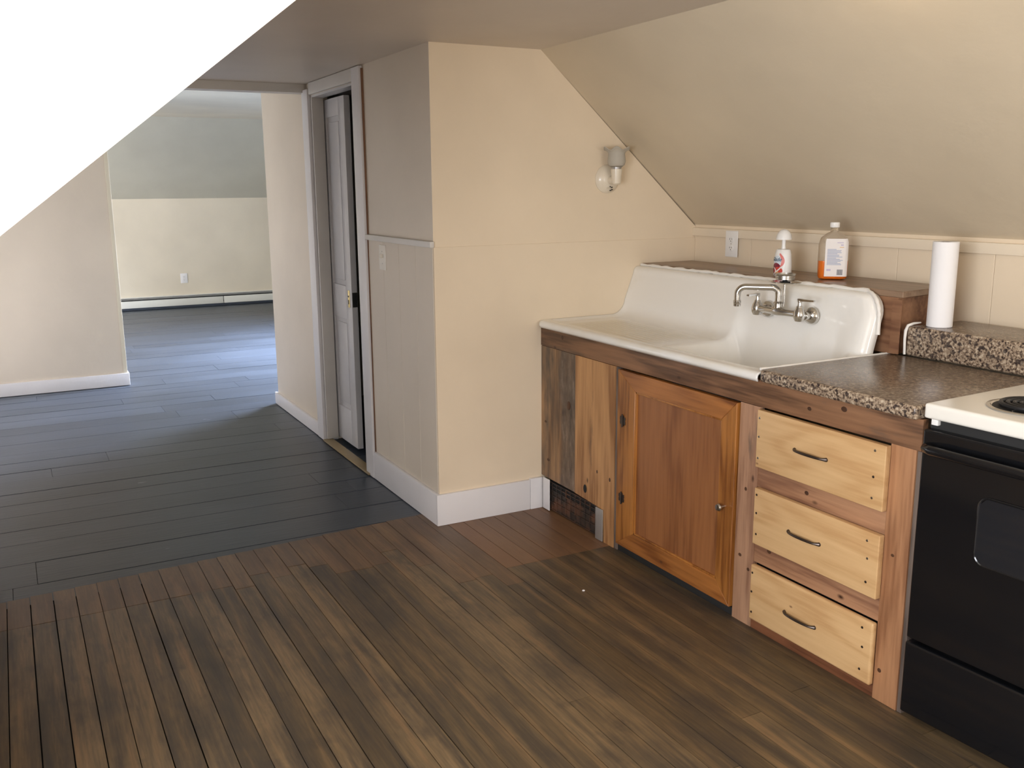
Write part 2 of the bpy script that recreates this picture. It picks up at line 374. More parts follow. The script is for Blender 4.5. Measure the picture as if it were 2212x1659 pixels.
# ------------------------------------------------------------------ floors
def plank_floor(name, boards, m, thick=.02, base=None):
    bm = bmesh.new(); tones = []
    lt = bm.faces.layers.float.new('tone'); lw = bm.faces.layers.float.new('warm')
    for (x0, x1, y0, y1, t, w) in boards:
        n0 = len(bm.faces); dz = random.uniform(-.0006, .0006) + (0 if m is M['planks'] else -.0035)
        box(bm, x0, x1, y0, y1, -thick, dz)
        bm.faces.ensure_lookup_table()
        for f in bm.faces[n0:]: f[lt] = t; f[lw] = w
    return struct(name, bm, m, base, smooth=None)
boards = []
pw = .0795; y = YKL; row = 0
while y < YW:
    y1 = y + pw; gap = random.choice([.0016, .0024, .0042]) if y < -.9 else random.choice([.0012, .0018, .0028])
    yc = (y+y1)/2
    x = -.178 + .0803*(-.578 - yc) if yc < -.53 else -.02
    if yc < -1.55: nxt = .235 + random.choice([0, 0, .0])
    elif yc < -.75: nxt = random.uniform(.0, .42)
    elif yc > -.50: nxt = .605
    else: nxt = random.uniform(.2, .8)
    while x < XE:
        xe = min(nxt, XE)
        w = 0.0
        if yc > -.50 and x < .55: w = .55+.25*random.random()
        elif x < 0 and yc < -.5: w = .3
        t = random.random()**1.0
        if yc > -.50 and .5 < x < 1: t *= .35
        boards.append((x+(.0012 if x > .0 else 0), xe-.0012, y+gap/2, y1-gap/2, t, w))
        x = xe; nxt = x + random.uniform(1.2, 3.4)
        if x >= XE: break
    y = y1
plank_floor('floor', boards, M['planks'], base='worn dark brown narrow plank floor of the kitchen')
gb = []
x = .03; widths = [.20, .26, .26, .20, .22, .20, .20, .24, .18, .22]
k = 0
while x > -9.6:
    w = widths[k % len(widths)]; k += 1
    y = -4.6; nxt = y + random.uniform(1.0, 2.5)
    while y < 2.4:
        ye = min(nxt, 2.4)
        g = random.choice([.003, .004, .006, .009]) if random.random() < .75 else .0015
        gb.append((x-w+g/2, x-g/2, y+.001, ye-.001, random.random(), 0)); y = ye; nxt = y + random.uniform(1.4, 3.2)
    x -= w
plank_floor('floor', gb, M['grey'], base='dark grey painted wide board floor')
bm = bmesh.new(); box(bm, -9.9, XE+.1, -4.7, 2.5, -.06, -.0205)
struct('floor', bm, M['dark'], 'dark subfloor showing in the gaps between boards')

# ------------------------------------------------------------------ kitchen shell
bm = bmesh.new()   # flat ceiling of the kitchen with the low soffit edge
prism(bm, [(YFL-.02, H), (YF+.01, H), (YF+.05, H+.06), (YFL-.06, H+.06)], 'X', XH, XE+.1)
struct('ceiling', bm, M['ceil'], 'flat low ceiling strip of the kitchen')
bm = bmesh.new(); box(bm, XH-.11, XH, -2.55, YW, 2.098, 2.6)
o = struct('trim_1', bm, M['trimold'], 'low header board where the kitchen ceiling meets the far room')
bm = bmesh.new()   # right slope
prism(bm, [(YF, H), (YW+.01, ZK), (YW+.08, ZK+.05), (YF+.05, H+.06)], 'X', -.1, XE+.1)
struct('ceiling', bm, M['slope'], 'sloped ceiling above the sink')
bm = bmesh.new()   # left slope, up to the dormer cheek
prism(bm, [(YFL, H), (YKL, zl(YKL)), (YKL-.05, zl(YKL)+.03), (YFL-.045, H+.06)], 'X', XH-.1, XD)
struct('ceiling', bm, M['dormer'], 'sloped ceiling left of the dormer')
bm = bmesh.new()   # dormer cheek facing the camera: triangle above the slope
prism(bm, [(YFL+.0, H), (-3.4, zl(-3.4)), (-3.4, 2.16), (YFL, 2.16)], 'X', XD-.06, XD+.002)
struct('wall_left', bm, M['dormer'], 'bright white dormer cheek wall with a slanted lower edge')
bm = bmesh.new(); box(bm, XD-.06, XD+.001, -3.42, YKL, 0, zl(YKL)+.0); struct('wall_left', bm, M['dormer'])
bm = bmesh.new(); box(bm, XD-.06, XE+.1, -3.5, YFL, H, H+.06); struct('ceiling', bm, M['dormer'], 'flat dormer ceiling')
bm = bmesh.new(); box(bm, XH-.1, XD-.061, YKL-.08, YKL, 0, zl(YKL)+.03); struct('wall_left', bm, M['cream'])
# knee wall behind sink
bm = bmesh.new(); box(bm, -.1, XE+.1, YW, YW+.08, 0, ZK+.02)
struct('wall_right', bm, M['cream'], 'low knee wall behind the sink and stove')
bm = bmesh.new(); box(bm, 0.0, XE, YW-.018, YW, 1.296, 1.336, bev=.002)
struct('trim_2', bm, M['creamtrim'], 'cream batten along the top of the knee wall')
# short end wall (X=0)
ytop = YC
bm = bmesh.new()
prism(bm, [(YC+.0006, 0), (YW, 0), (YW, ZK), (YF, H), (YC+.0006, H)], 'X', -.1, 0)
struct('wall_back', bm, M['cream'], 'cream gable shaped end wall left of the sink')
bm = bmesh.new(); box(bm, 0, .0035, YC, YW, 0.0, 1.286, bev=.001, seg=1)
struct('trim_3', bm, M['cream'], 'cream wainscot panel on the end wall')
# partition with door opening: pieces around the opening
DX0, DX1, DZ = -1.745, -.955, 2.075
bm = bmesh.new()
box(bm, DX1, -.0005, YC, YC+.1, 0, H+.03)
box(bm, XH-.02, DX0, YC, YC+.1, 0, H+.03)
box(bm, DX0, DX1, YC, YC+.1, DZ, H+.03)
struct('wall_front', bm, M['cream_side'], 'narrow partition wall with the sliding door')
bm = bmesh.new(); box(bm, -2.93, XH-.02, YC, YC+.1, 0, 2.5, bev=.012, seg=3)
struct('wall_front', bm, M['cream_side'], 'end of the partition wall left of the sliding door')
# closet interior
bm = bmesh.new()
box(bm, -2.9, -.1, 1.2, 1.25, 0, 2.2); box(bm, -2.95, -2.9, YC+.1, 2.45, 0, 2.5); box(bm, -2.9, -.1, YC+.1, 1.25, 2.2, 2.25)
struct('wall_closet_and_shade', bm, M['farslope'], 'closet walls behind the sliding door')
bm = bmesh.new(); box(bm, -2.88, -.12, .3, .33, 0, 2.19); struct('wall_closet_and_shade', bm, M['dark'], 'added dark sheet standing in for the shade behind the sliding door')  # dark sheet added in front of the closet wall as painted shade
# gable end (behind camera) with window hole
def wall_with_hole(name, axis, a0, a1, lo, hi, z0, z1, h0, h1, hz0, hz1, m, label=None):
    bm = bmesh.new()
    def b(p0, p1, q0, q1):
        if axis == 'X': box(bm, a0, a1, p0, p1, q0, q1)
        else: box(bm, p0, p1, a0, a1, q0, q1)
    b(lo, h0, z0, z1); b(h1, hi, z0, z1); b(h0, h1, z0, hz0); b(h0, h1, hz1, z1)
    return struct(name, bm, m, label)
def window(n, axis, a, lo, hi, z0, z1):
    bm = bmesh.new(); t = .045
    def b(bm, p0, p1, q0, q1, d0, d1):
        if axis == 'X': box(bm, a+d0, a+d1, p0, p1, q0, q1, bev=.003)
        else: box(bm, p0, p1, a+d0, a+d1, q0, q1, bev=.003)
    b(bm, lo, lo+t, z0, z1, -.03, .03); b(bm, hi-t, hi, z0, z1, -.03, .03)
    b(bm, lo+t, hi-t, z0, z0+t, -.03, .03); b(bm, lo+t, hi-t, z1-t, z1, -.03, .03)
    b(bm, lo+t, hi-t, (z0+z1)/2-.02, (z0+z1)/2+.02, -.03, .03)
    o = struct('window_%d' % n, bm, M['trim'])
    bm = bmesh.new(); b(bm, lo+.02, hi-.02, z0+.02, z1-.02, -.004, .004)
    obj('pane', bm, M['pane'], o)
wall_with_hole('wall_gable', 'X', XE, XE+.1, -3.5, YW+.1, 0, 2.3, -1.0, .1, .75, 1.95, M['cream'])
window(1, 'X', XE+.05, -1.0, .1, .75, 1.95)
wall_with_hole('wall_dormer', 'Y', -3.5, -3.4, XD-.1, XE+.1, 0, 2.3, 2.8, 4.4, .75, 1.95, M['dormer'])
window(2, 'Y', -3.45, 2.8, 4.4, .75, 1.95)

# ------------------------------------------------------------------ far room
XF = -9.42; ZF = 1.435; XF2 = -8.2; ZC = 2.39
bm = bmesh.new(); box(bm, XF-.1, XF, -4.6, 2.45, 0, ZF+.02); struct('wall_far', bm, M['farwall'], 'cream knee wall at the far end of the next room')
bm = bmesh.new(); prism(bm, [(XF, ZF), (XF2, ZC), (XF2, ZC+.08), (XF-.08, ZF+.05)], 'Y', -4.6, 2.45)
struct('ceiling', bm, M['farslope'], 'grey green sloped ceiling of the far room')
bm = bmesh.new(); box(bm, XF2-.01, XH, -4.6, 2.45, ZC, ZC+.08); struct('ceiling', bm, M['farwall'], 'flat ceiling of the far room')
XL = -4.215; YL = -1.436
bm = bmesh.new(); box(bm, XL-.1, XL, -2.62, YL, 0, ZC); struct('wall_middle', bm, M['cream_side'], 'cream wall panel beyond the left slope')
bm = bmesh.new(); box(bm, XL, XL+.006, YL-.03, YL, 0.1, ZC, bev=.002); struct('trim_4', bm, M['farwall'], 'narrow corner bead on the left wall panel')
bm = bmesh.new(); box(bm, XL-.115, XL+.016, -2.6, YL+.012, 0, .1, bev=.004); struct('baseboard_left', bm, M['trim'], 'white baseboard under the left wall panel')
bm = bmesh.new(); box(bm, XL-.1, XH, -2.70, -2.62, 0, ZC); struct('wall_middle', bm, M['cream_side'])
wall_with_hole('wall_far', 'Y', 2.4, 2.5, XF-.1, -2.9, 0, 2.6, -5.8, -4.1, .6, 2.05, M['farwall'])
window(3, 'Y', 2.45, -5.8, -4.1, .6, 2.05)
wall_with_hole('wall_far', 'Y', -4.6, -4.5, XF-.1, XL, 0, 2.6, -7.5, -5.7, .6, 2.0, M['farwall'])
window(4, 'Y', -4.55, -7.5, -5.7, .6, 2.0)
bm = bmesh.new(); box(bm, XL-.1, XL, -4.6, -2.62, 0, ZC); struct('wall_far', bm, M['farwall'])

# baseboard heater
t = thing('baseboard_heater', 'long low cream baseboard heater along the far knee wall', 'heater', (XF+.04, 0, 0))
def loc_box(parent, name, m, *a, **k):
    o = parent.location
    b = list(a); b[0] -= o.x; b[1] -= o.x; b[2] -= o.y; b[3] -= o.y; b[4] -= o.z; b[5] -= o.z
    return obj(name, bx(*b, **k), m, parent)
loc_box(t, 'back_plate', M['heater'], XF+.001, XF+.012, -2.4, 1.9, .03, .165)
loc_box(t, 'front_cover', M['heater'], XF+.07, XF+.08, -2.4, .356, .03, .122, bev=.003)
loc_box(t, 'front_cover', M['heater'], XF+.07, XF+.08, .364, 1.9, .03, .122, bev=.003)
loc_box(t, 'top_hood', M['galv'], XF+.0125, XF+.07, -2.4, 1.9, .15, .158, bev=.002)
loc_box(t, 'fin_pipe', M['slot'], XF+.02, XF+.06, -2.38, 1.88, .045, .13)
bb = bmesh.new(); box(bb, XF+.001, XF+.09, -2.4, 1.9, 0.001, .029); struct('baseboard_far', bb, M['grey'], 'grey painted plinth under the heater')
def outlet(name, label, o3, nrm, w=.075, h=.12, m='plastic', group=None):
    """duplex outlet; nrm 'X','-Y' face direction"""
    rot = {'X': PI/2, '-Y': 0}[nrm]
    t = thing(name, label, 'outlet', o3, rot, group)
    obj('cover_plate', bx(-w/2, w/2, -.006, 0, -h/2, h/2, bev=.003), M[m], t)
    for s in (-1, 1):
        bm = bmesh.new(); lathe(bm, [(.0, .0), (.0165, 0), (.0175, .003), (.0165, .0045), (0.0, .0045)], (0, -.005, s*.0205), (0, -1, 0), seg=20, sx=1, sy=.9, closed=False)
        r = obj('receptacle', bm, M[m], t)
        bm = bmesh.new(); box(bm, -.0075, -.0055, -.0102, -.009, s*.0205-.001, s*.0205+.007); box(bm, .0055, .0075, -.0102, -.009, s*.0205, s*.0205+.006)
        box(bm, -.002, .002, -.0102, -.009, s*.0205-.009, s*.0205-.005)
        obj('slot', bm, M['slot'], r)
    bm = bmesh.new(); lathe(bm, [(.003, 0), (.003, .0012)], (0, -.006, 0), (0, -1, 0), seg=10); obj('screw', bm, M['steel'], t)
    return t
outlet('wall_outlet', 'small white outlet low on the far room wall above the heater', (XF+.001, -.126, .385), 'X', .09, .13)

# ------------------------------------------------------------------ trims
bm = bmesh.new(); box(bm, 0, .018, YC-.018, -.072, 0, .15, bev=.003)
struct('baseboard_back', bm, M['trim'], 'white baseboard under the end wall')
bm = bmesh.new(); box(bm, 0, .020, -.070, -.002, 0, .155, bev=.003)
struct('baseboard_back', bm, M['trim'], 'short white baseboard piece beside the cabinet')
bm = bmesh.new(); box(bm, -.837, .0, YC-.018, YC-.001, 0, .15, bev=.003)
struct('baseboard_front', bm, M['trim'], 'white baseboard between the sliding door and the corner')
bm = bmesh.new(); box(bm, -2.95, -1.86, YC-.018, YC-.001, 0, .085, bev=.003)
struct('baseboard_front', bm, M['trim'], 'white baseboard on the partition left of the sliding door')
bm = bmesh.new(); box(bm, -.83, .014, YC-.022, YC-.001, 1.285, 1.312, bev=.003)
struct('trim_5', bm, M['trimold'], 'thin chair rail above the light switch')
bm = bmesh.new()
for a, b in ((-.829, -.62), (-.6185, -.41), (-.4085, -.20), (-.1985, -.001)): box(bm, a, b, YC-.004, YC-.0005, .15, 1.285, bev=.0015, seg=1)
struct('wall_front', bm, M['cream_side'], 'grooved wainscot panels on the partition')
bm = bmesh.new(); xs_ = [.0045, .42, .84, 1.26, 1.52, 1.68, 1.86, 2.28, 2.7, 3.2, 4.0, 5.5]
for a, b in zip(xs_, xs_[1:]): box(bm, a, b-.0015, YW-.004, YW-.0005, .9, 1.296, bev=.0015, seg=1)
struct('wall_right', bm, M['cream'], 'grooved panels on the knee wall')
# door casing
bm = bmesh.new()
box(bm, -.958, -.838, YC-.02, YC-.001, 0, H-.004, bev=.003)
struct('trim_6', bm, M['trim'], 'wide painted right casing of the sliding door')
bm = bmesh.new()
tube(bm, [(-.834, YC-.004, z) for z in (.15, .6, 1.2, 1.7, 2.13)], [.006, .005, .004, .005, .007], 6)
struct('trim_7', bm, M['bare'], 'raw brown wood gap beside the right door casing')
bm = bmesh.new(); box(bm, -1.73, -.959, YC-.018, YC-.001, 2.078, H-.003, bev=.003)
struct('trim_8', bm, M['trimold'], 'head casing above the sliding door')
bm = bmesh.new(); box(bm, DX0+.0125, DX0+.030, YC-.004, YC+.066, 0.013, DZ-.001, bev=.002)
struct('trim_9', bm, M['trimold'], 'left jamb board of the sliding door')
bm = bmesh.new(); box(bm, -1.865, -1.745, YC-.022, YC-.001, 0, 2.112, bev=.005)
struct('trim_10', bm, M['trim'], 'projecting outer left casing of the sliding door')
bm = bmesh.new(); box(bm, DX0-.0, DX0+.012, YC-.002, YC+.068, 0, DZ); box(bm, DX0, DX1, YC-.002, YC+.068, DZ-.012, DZ)
struct('trim_11', bm, M['door'], 'door jamb lining')
bm = bmesh.new(); box(bm, -1.73, -.90, YC-.03, YC+.03, 0.001, .012, bev=.003)
struct('trim_12', bm, M['oldbrass'], 'worn brass threshold strip under the sliding door')
# sliding door (in the wall plane, slid to the left)
d = sempty('door_1', 'old white panelled sliding door, mostly closed to the left')
yf = YC+.072; dx0, dx1 = -1.742, -1.365
bm = bmesh.new()
zt, zb = 2.05, .022
box(bm, dx0, dx0+.04, yf, yf+.035, zb, zt, bev=.002)
box(bm, dx1-.105, dx1, yf, yf+.035, zb, zt, bev=.003)
for a, b in ((zb, .235), (.79, .985), (1.95, zt)): box(bm, dx0+.04, dx1-.105, yf, yf+.035, a, b, bev=.002)
obj('stile_frame', bm, M['door'], d)
for a, b in ((.235, .79), (.985, 1.95)):
    bm = bmesh.new(); box(bm, dx0+.038, dx1-.103, yf+.012, yf+.024, a-.002, b+.002)
    box(bm, dx0+.068, dx1-.135, yf+.007, yf+.014, a+.03, b-.03, bev=.005)
    obj('panel', bm, M['door'], d)
bm = bmesh.new(); box(bm, dx1-.062, dx1-.034, yf-.004, yf+.002, .865, .965, bev=.002)
p = obj('lock_plate', bm, M['brass'], d); p['label'] = 'brass lock plate'
bm = bmesh.new(); lathe(bm, [(.0055, 0), (.0055, .002)], (dx1-.048, yf-.004, .93), (0,-1,0), seg=12); box(bm, dx1-.051, dx1-.045, yf-.006, yf-.0045, .885, .91)
obj('keyhole', bm, M['slot'], p)
bm = bmesh.new(); box(bm, dx1-.001, dx1+.0015, yf+.004, yf+.033, .87, .955); obj('mortise', bm, M['slot'], d)

# light switch
t = thing('light_switch', 'cream light switch plate on the partition right of the sliding door', 'light switch', (-.625, YC-.001, 1.205))
obj('cover_plate', bx(-.045, .045, -.007, 0, -.062, .062, bev=.003), M['creamplastic'], t)
obj('toggle', bx(-.006, .006, -.02, -.006, -.002, .018, bev=.002), M['creamplastic'], t)
for s in (-1, 1):
    bm = bmesh.new(); lathe(bm, [(.003, 0), (.003, .0012)], (0, -.007, s*.03), (0,-1,0), seg=10); obj('screw', bm, M['steel'], t)
outlet('wall_outlet', 'white outlet on the knee wall above the left end of the sink', (.303, YW-.0185, 1.268), '-Y', .085, .125)

# ------------------------------------------------------------------ sconce
t = thing('wall_sconce', 'cream wall sconce with a ruffled frosted glass shade', 'wall lamp', (.0, .362, 1.578))
bm = bmesh.new(); lathe(bm, [(.066, .0), (.067, .006), (.062, .014), (.048, .028), (.026, .036), (0.001, .038)], (0,0,0), (1,0,0), seg=36)
b = obj('backplate', bm, M['ivory'], t)
bm = bmesh.new(); lathe(bm, [(.0, .0), (.017, 0), (.017, .004), (0, .004)], (.026, -.002, -.042), (.6, 0, -.8), seg=18, closed=False); obj('convenience_outlet', bm, M['ivory'], t)
bm = bmesh.new()
for dy, dz in ((-.006, -.036), (.004, -.040), (.006, -.05), (-.003, -.054)): box(bm, .034, .042, dy-.0025, dy+.0025, dz-.002, dz+.003)
obj('slot', bm, M['slot'], b)
bm = bmesh.new(); tube(bm, [(.02, 0, -.004), (.05, 0, -.006), (.08, 0, -.008)], [.02, .019, .019], 16); obj('arm', bm, M['ivory'], t)
bm = bmesh.new(); lathe(bm, [(.014, -.026), (.021, -.02), (.023, .0), (.0265, .035), (.027, .045), (.022, .045)], (.082, 0, 0), seg=28); obj('socket', bm, M['ivory'], t)
bm = bmesh.new(); lathe(bm, [(.023, .0455), (.024, .053), (.0235, .06)], (.082, 0, 0), seg=24); obj('collar', bm, M['galv'], t)
bm = bmesh.new(); rows = []
prof = [(.0235, .056), (.036, .064), (.0395, .078), (.037, .094), (.036, .106), (.041, .116), (.052, .123), (.062, .126)]
for i, (r, h) in enumerate(prof):
    f = max(0, (i-3)/4.0)
    rows.append([(.082 + r*(1+.07*f*math.cos(6*(a+.6)))*math.cos(a), r*(1+.07*f*math.cos(6*(a+.6)))*math.sin(a), .056+(h-.056)*1.2 + .007*f*math.cos(6*(a+.6))) for a in [2*PI*k/72 for k in range(73)]])
grid(bm, rows); bmesh.ops.remove_doubles(bm, verts=bm.verts, dist=1e-5)
o = obj('glass_shade', bm, M['frost'], t, 60); o['label'] = 'ruffled frosted glass shade'
md = o.modifiers.new('s', 'SOLIDIFY'); md.thickness = .003

# ------------------------------------------------------------------ cabinet
C = thing('sink_cabinet', 'rustic pine and reclaimed board base cabinet under the sink and counter', 'cabinet', (0,0,0))
obj('top_rail', bx(.002, 2.143, -.002, .02, .807, .899, bev=.002), M['rail'], C)['label'] = 'dark red brown top rail'
bm = bmesh.new(); prism(bm, [(.002,.165),(.312,.160),(.312,.805),(.002,.805)], 'Y', 0, .02); obj('front_board', bm, M['board_a'], C)['label'] = 'grey stained weathered board'
bm = bmesh.new(); prism(bm, [(.314,.16),(.552,.148),(.556,.0),(.632,.0),(.632,.805),(.314,.805)], 'Y', -.002, .02); obj('front_board', bm, M['board_b'], C)['label'] = 'tan pine board with a dark knot hole'
bm = bmesh.new(); lathe(bm, [(0,0), (.013,0), (.013,.001), (0,.001)], (.405, -.0035, .205), (0,-1,0), seg=20, sx=1, sy=1.5, closed=False); obj('knot_hole', bm, M['slot'], C)
for kx, ky, kz, kr, ks in ((.255, -.0005, .56, .016, 1.3), (.60, -.0025, .30, .006, 1.6), (.50, -.0025, .31, .005, 1.6), (.045, -.0005, .44, .010, .6), (.07, -.0005, .255, .012, .6), (1.445, -.0015, .50, .006, 1.2),
        (1.43, -.0015, .25, .008, .8), (1.475, -.0015, .21, .007, .9), (1.725, .0015, .565, .009, .8), (1.57, .0015, .31, .010, .8), (2.075, -.0015, .475, .006, .8), (2.06, -.0015, .10, .007, 1), (1.86, -.0025, .872, .012, .7), (1.72, -.0025, .845, .009, .7), (.20, -.0025, .868, .008, 1.2)):
    bm = bmesh.new(); lathe(bm, [(0,0), (kr,0), (kr*.9,.0008), (0,.0008)], (kx, ky, kz), (0,-1,0), seg=14, sx=1, sy=ks, closed=False); obj('knot', bm, M['knotwood'], C)
obj('edge_strip', bx(.634, .660, 0, .02, 0, .805, bev=.002), M['endstrip'], C)['label'] = 'narrow grey weathered strip'
obj('stile', bx(1.400, 1.497, -.001, .02, 0, .805, bev=.002), M['stile'], C)['label'] = 'pale worn pine stile'
obj('stile', bx(2.040, 2.128, -.001, .02, 0, .812, bev=.002), M['stile_r'], C)['label'] = 'warm pine stile beside the stove'
obj('end_strip', bx(2.130, 2.146, .001, .60, 0, .806, bev=.002), M['endstrip'], C)['label'] = 'grey end board beside the stove'
for a, b in ((.525, .605), (.25, .335)): obj('cross_rail', bx(1.498, 2.039, .002, .02, a, b, bev=.001), M['frame_rail'], C)
obj('kickboard', bx(1.498, 2.039, .001, .02, 0, .05, bev=.001), M['kick'], C)['label'] = 'dark red kickboard'
obj('bottom_rail', bx(.661, 1.399, .004, .02, 0, .03, bev=.001), M['slot'], C)
bm = bmesh.new(); box(bm, .05, 2.10, .03, .034, .02, .74); obj('shade_sheet', bm, M['slot'], C)  # black sheet close behind the front boards, interior shade as colour
# door
D = bmesh.new(); x0, x1, z0, z1, w = .664, 1.394, .036, .800, .122
def mitred(bm, side):
    y0, y1 = -.012, .012
    o_ = [(x0, z0), (x1, z0), (x1, z1), (x0, z1)]; i_ = [(x0+w, z0+.078), (x1-.078, z0+.078), (x1-.078, z1-.075), (x0+w, z1-.075)]
    a, b = {'b': (0,1), 'r': (1,2), 't': (2,3), 'l': (3,0)}[side]
    prism(bm, [o_[a], o_[b], i_[b], i_[a]], 'Y', y0, y1)
    bmesh.ops.bevel(bm, geom=[e for e in bm.edges], offset=.0015, segments=1, affect='EDGES')
dr = None
bm = bmesh.new(); box(bm, x0+w-.004, x1-.074, -.001, .006, z0+.074, z1-.071)
dr = obj('door', bm, M['door_panel'], C); dr['label'] = 'honey stained framed cabinet door'
for sd, mm in (('b', 'door_rail'), ('t', 'door_rail'), ('l', 'door_frame'), ('r', 'door_frame')):
    bm = bmesh.new(); mitred(bm, sd); obj('rail' if sd in 'bt' else 'door_stile', bm, M[mm], dr)
bm = bmesh.new()
ix0, ix1, iz0, iz1 = x0+w, x1-.078, z0+.078, z1-.075
for a, b, c, d_ in ((ix0, ix1, iz0, iz0+.008), (ix0, ix1, iz1-.008, iz1), (ix0, ix0+.008, iz0, iz1), (ix1-.008, ix1, iz0, iz1)): box(bm, a, b, -.008, .0, c, d_, bev=.002, seg=2)
obj('moulding', bm, M['door_frame'], dr)
bm = bmesh.new(); lathe(bm, [(.006, 0), (.005, .012), (.013, .018), (.0145, .024), (.011, .030), (.001, .031)], (1.345, -.012, .407), (0,-1,0), seg=24); obj('knob', bm, M['chrome'], dr)['label'] = 'round chrome knob'
for hz in (.588, .252):
    bm = bmesh.new()
    for s in (-1, 1):
        pts = [(q[0]*.8, q[1]*.85) for q in [(0, -.027), (.008, -.026), (.012, -.018), (.022, -.02), (.025, -.008), (.021, 0), (.025, .008), (.022, .02), (.012, .018), (.008, .026), (0, .027)]]
        prism(bm, [(.705+s*p[0], hz+p[1]) for p in pts], 'Y', -.0145, -.012)
    tube(bm, [(.705, -.016, hz-.027), (.705, -.016, hz+.027)], .0035, 10)
    obj('hinge', bm, M['iron'], dr)['label'] = 'antique dark butterfly hinge'
# drawers
def drawer(x0, x1, z0, z1, bev, hx, hz, screws):
    bm = bmesh.new(); box(bm, x0, x1, -.024, -.0025, z0, z1, bev=bev, seg=3)
    d = obj('drawer', bm, M['drawer'], C); d['label'] = 'light pine drawer front'
    bm = bmesh.new(); hl = .067
    pts = []; rr = []
    for i in range(13):
        u = -1+2*i/12
        pts.append((hx+u*hl, -.024-.018*(1-u*u)**.45-.001, hz + .002*(1-u*u))); rr.append(.0035+.0012*(1-u*u)+(.003 if abs(u) > .95 else 0))
    tube(bm, pts, rr, 10)
    for s in (-1, 1): lathe(bm, [(.007, 0), (.006, .004), (.003, .006)], (hx+s*hl, -.024, hz), (0,-1,0), seg=12)
    obj('handle', bm, M['iron'], d)['label'] = 'dark iron bow handle'
    for sx_, sz_, mm in screws:
        bm = bmesh.new(); lathe(bm, [(.0042, 0), (.0038, .0012), (.001, .0014)], (sx_, -.0242, sz_), (0,-1,0), seg=10)
        obj('screw', bm, M['steel' if mm else 'iron'], d)
drawer(1.510, 2.044, .602, .802, .003, 1.755, .705, [(1.522,.775,1),(1.522,.71,1),(1.522,.635,1),(2.005,.70,0),(2.005,.635,1),(2.005,.78,1)])
drawer(1.513, 2.044, .327, .528, .003, 1.748, .424, [(1.525,.505,0),(1.527,.44,0),(1.53,.365,0),(2.0,.50,1),(2.005,.445,1),(2.005,.37,0)])
drawer(1.510, 2.044, .045, .249, .008, 1.750, .140, [(1.522,.22,0),(1.522,.15,0),(1.525,.075,0),(2.005,.222,0),(2.01,.16,0),(2.005,.085,0)])

# vent grille at the foot of the cabinet
t = thing('vent_grille', 'rusty toe kick air vent grille with metal end plates under the weathered boards', 'vent', (.32, .02, .0))
def lb(name, m, *a, **k): return loc_box(t, name, M[m], *a, **k)
lb('backing', 'slot', .05, .55, .012, .019, .03, .148)
bm = bmesh.new()
for i in range(12): box(bm, -.27+i*.042, -.267+i*.042, -.014, -.008, .01, .148)
for z in (.012, .05, .082, .108, .128, .146): box(bm, -.27, .20, -.016, -.010, z-.0015, z+.0015)
obj('grille', bm, M['mesh_bronze'], t)
bm = bmesh.new(); box(bm, -.27, .20, -.009, -.0075, .004, .100); obj('damper', bm, M['mesh_bronze'], t)
lb('end_plate', 'trim', .030, .092, -.008, -.004, .004, .160, bev=.0015)
lb('end_plate', 'galv', .500, .556, -.010, -.004, .002, .150, bev=.003)

# ------------------------------------------------------------------ sink
sinkL, ZR = 1.505, .928
T = thing('farmhouse_sink', 'wide white enamel drainboard sink with high backsplash and deep basin', 'sink', (0,0,0))
def sst(a, b, x):
    t = max(0, min(1, (x-a)/(b-a))); return t*t*(3-2*t)
yw = .475; RF = .075; ztop = 1.158
def section(X):
    D = .15*sst(.80, .89, X)*(1-sst(1.33, 1.44, X))
    edge = min(sst(.0, .05, X), 1-sst(1.42, 1.45, X))
    drain = .010*edge
    # drainboard falls gently towards the basin
    drain += .012*sst(.1, .85, X)*edge*(1-sst(.85,.9,X))
    P = [(-.026, .897), (-.030, .908), (-.028, .919), (-.020, .926), (-.008, ZR)]
    rf = RF + (.028-RF)*sst(1.36, 1.45, X)
    def z(Y):
        d = drain*sst(.02, .07, Y) + (D-0)*sst(.035, .115, Y)
        if .06 < Y < yw-RF-.02 and .14 < X < .76:   # shallow flutes of the drainboard
            wgt = sst(.06,.1,Y)*(1-sst(yw-RF-.06, yw-RF-.02, Y))*sst(.14,.2,X)*(1-sst(.68,.76,X))
            d += .0012*wgt*(1-math.cos(2*PI*(Y-.06)/.03))/1
        return ZR - d
    n = 62; ye = yw-rf
    for i in range(1, n+1):
        Y = -.008 + (ye+.008)*i/n; P.append((Y, z(Y)))
    zb = z(ye)
    for i in range(1, 11):
        a = PI/2*i/10*.96; P.append((ye+rf*math.sin(a), zb+rf*(1-math.cos(a))))
    y0, z0_ = P[-1]
    yt = .525
    for i in range(1, 13):
        f = i/12; P.append((y0+(yt-y0)*f, z0_+(ztop-.03-z0_)*f))
    for i in range(1, 8):
        a = PI/2*i/7; P.append((yt+.03*(1-math.cos(a)), ztop-.03+.03*math.sin(a)))
    P.append((.572, ztop-.001)); P.append((.576, ztop-.03))
    return P
RC = .085
rows = []; NX = 150
nsec = len(section(.5))
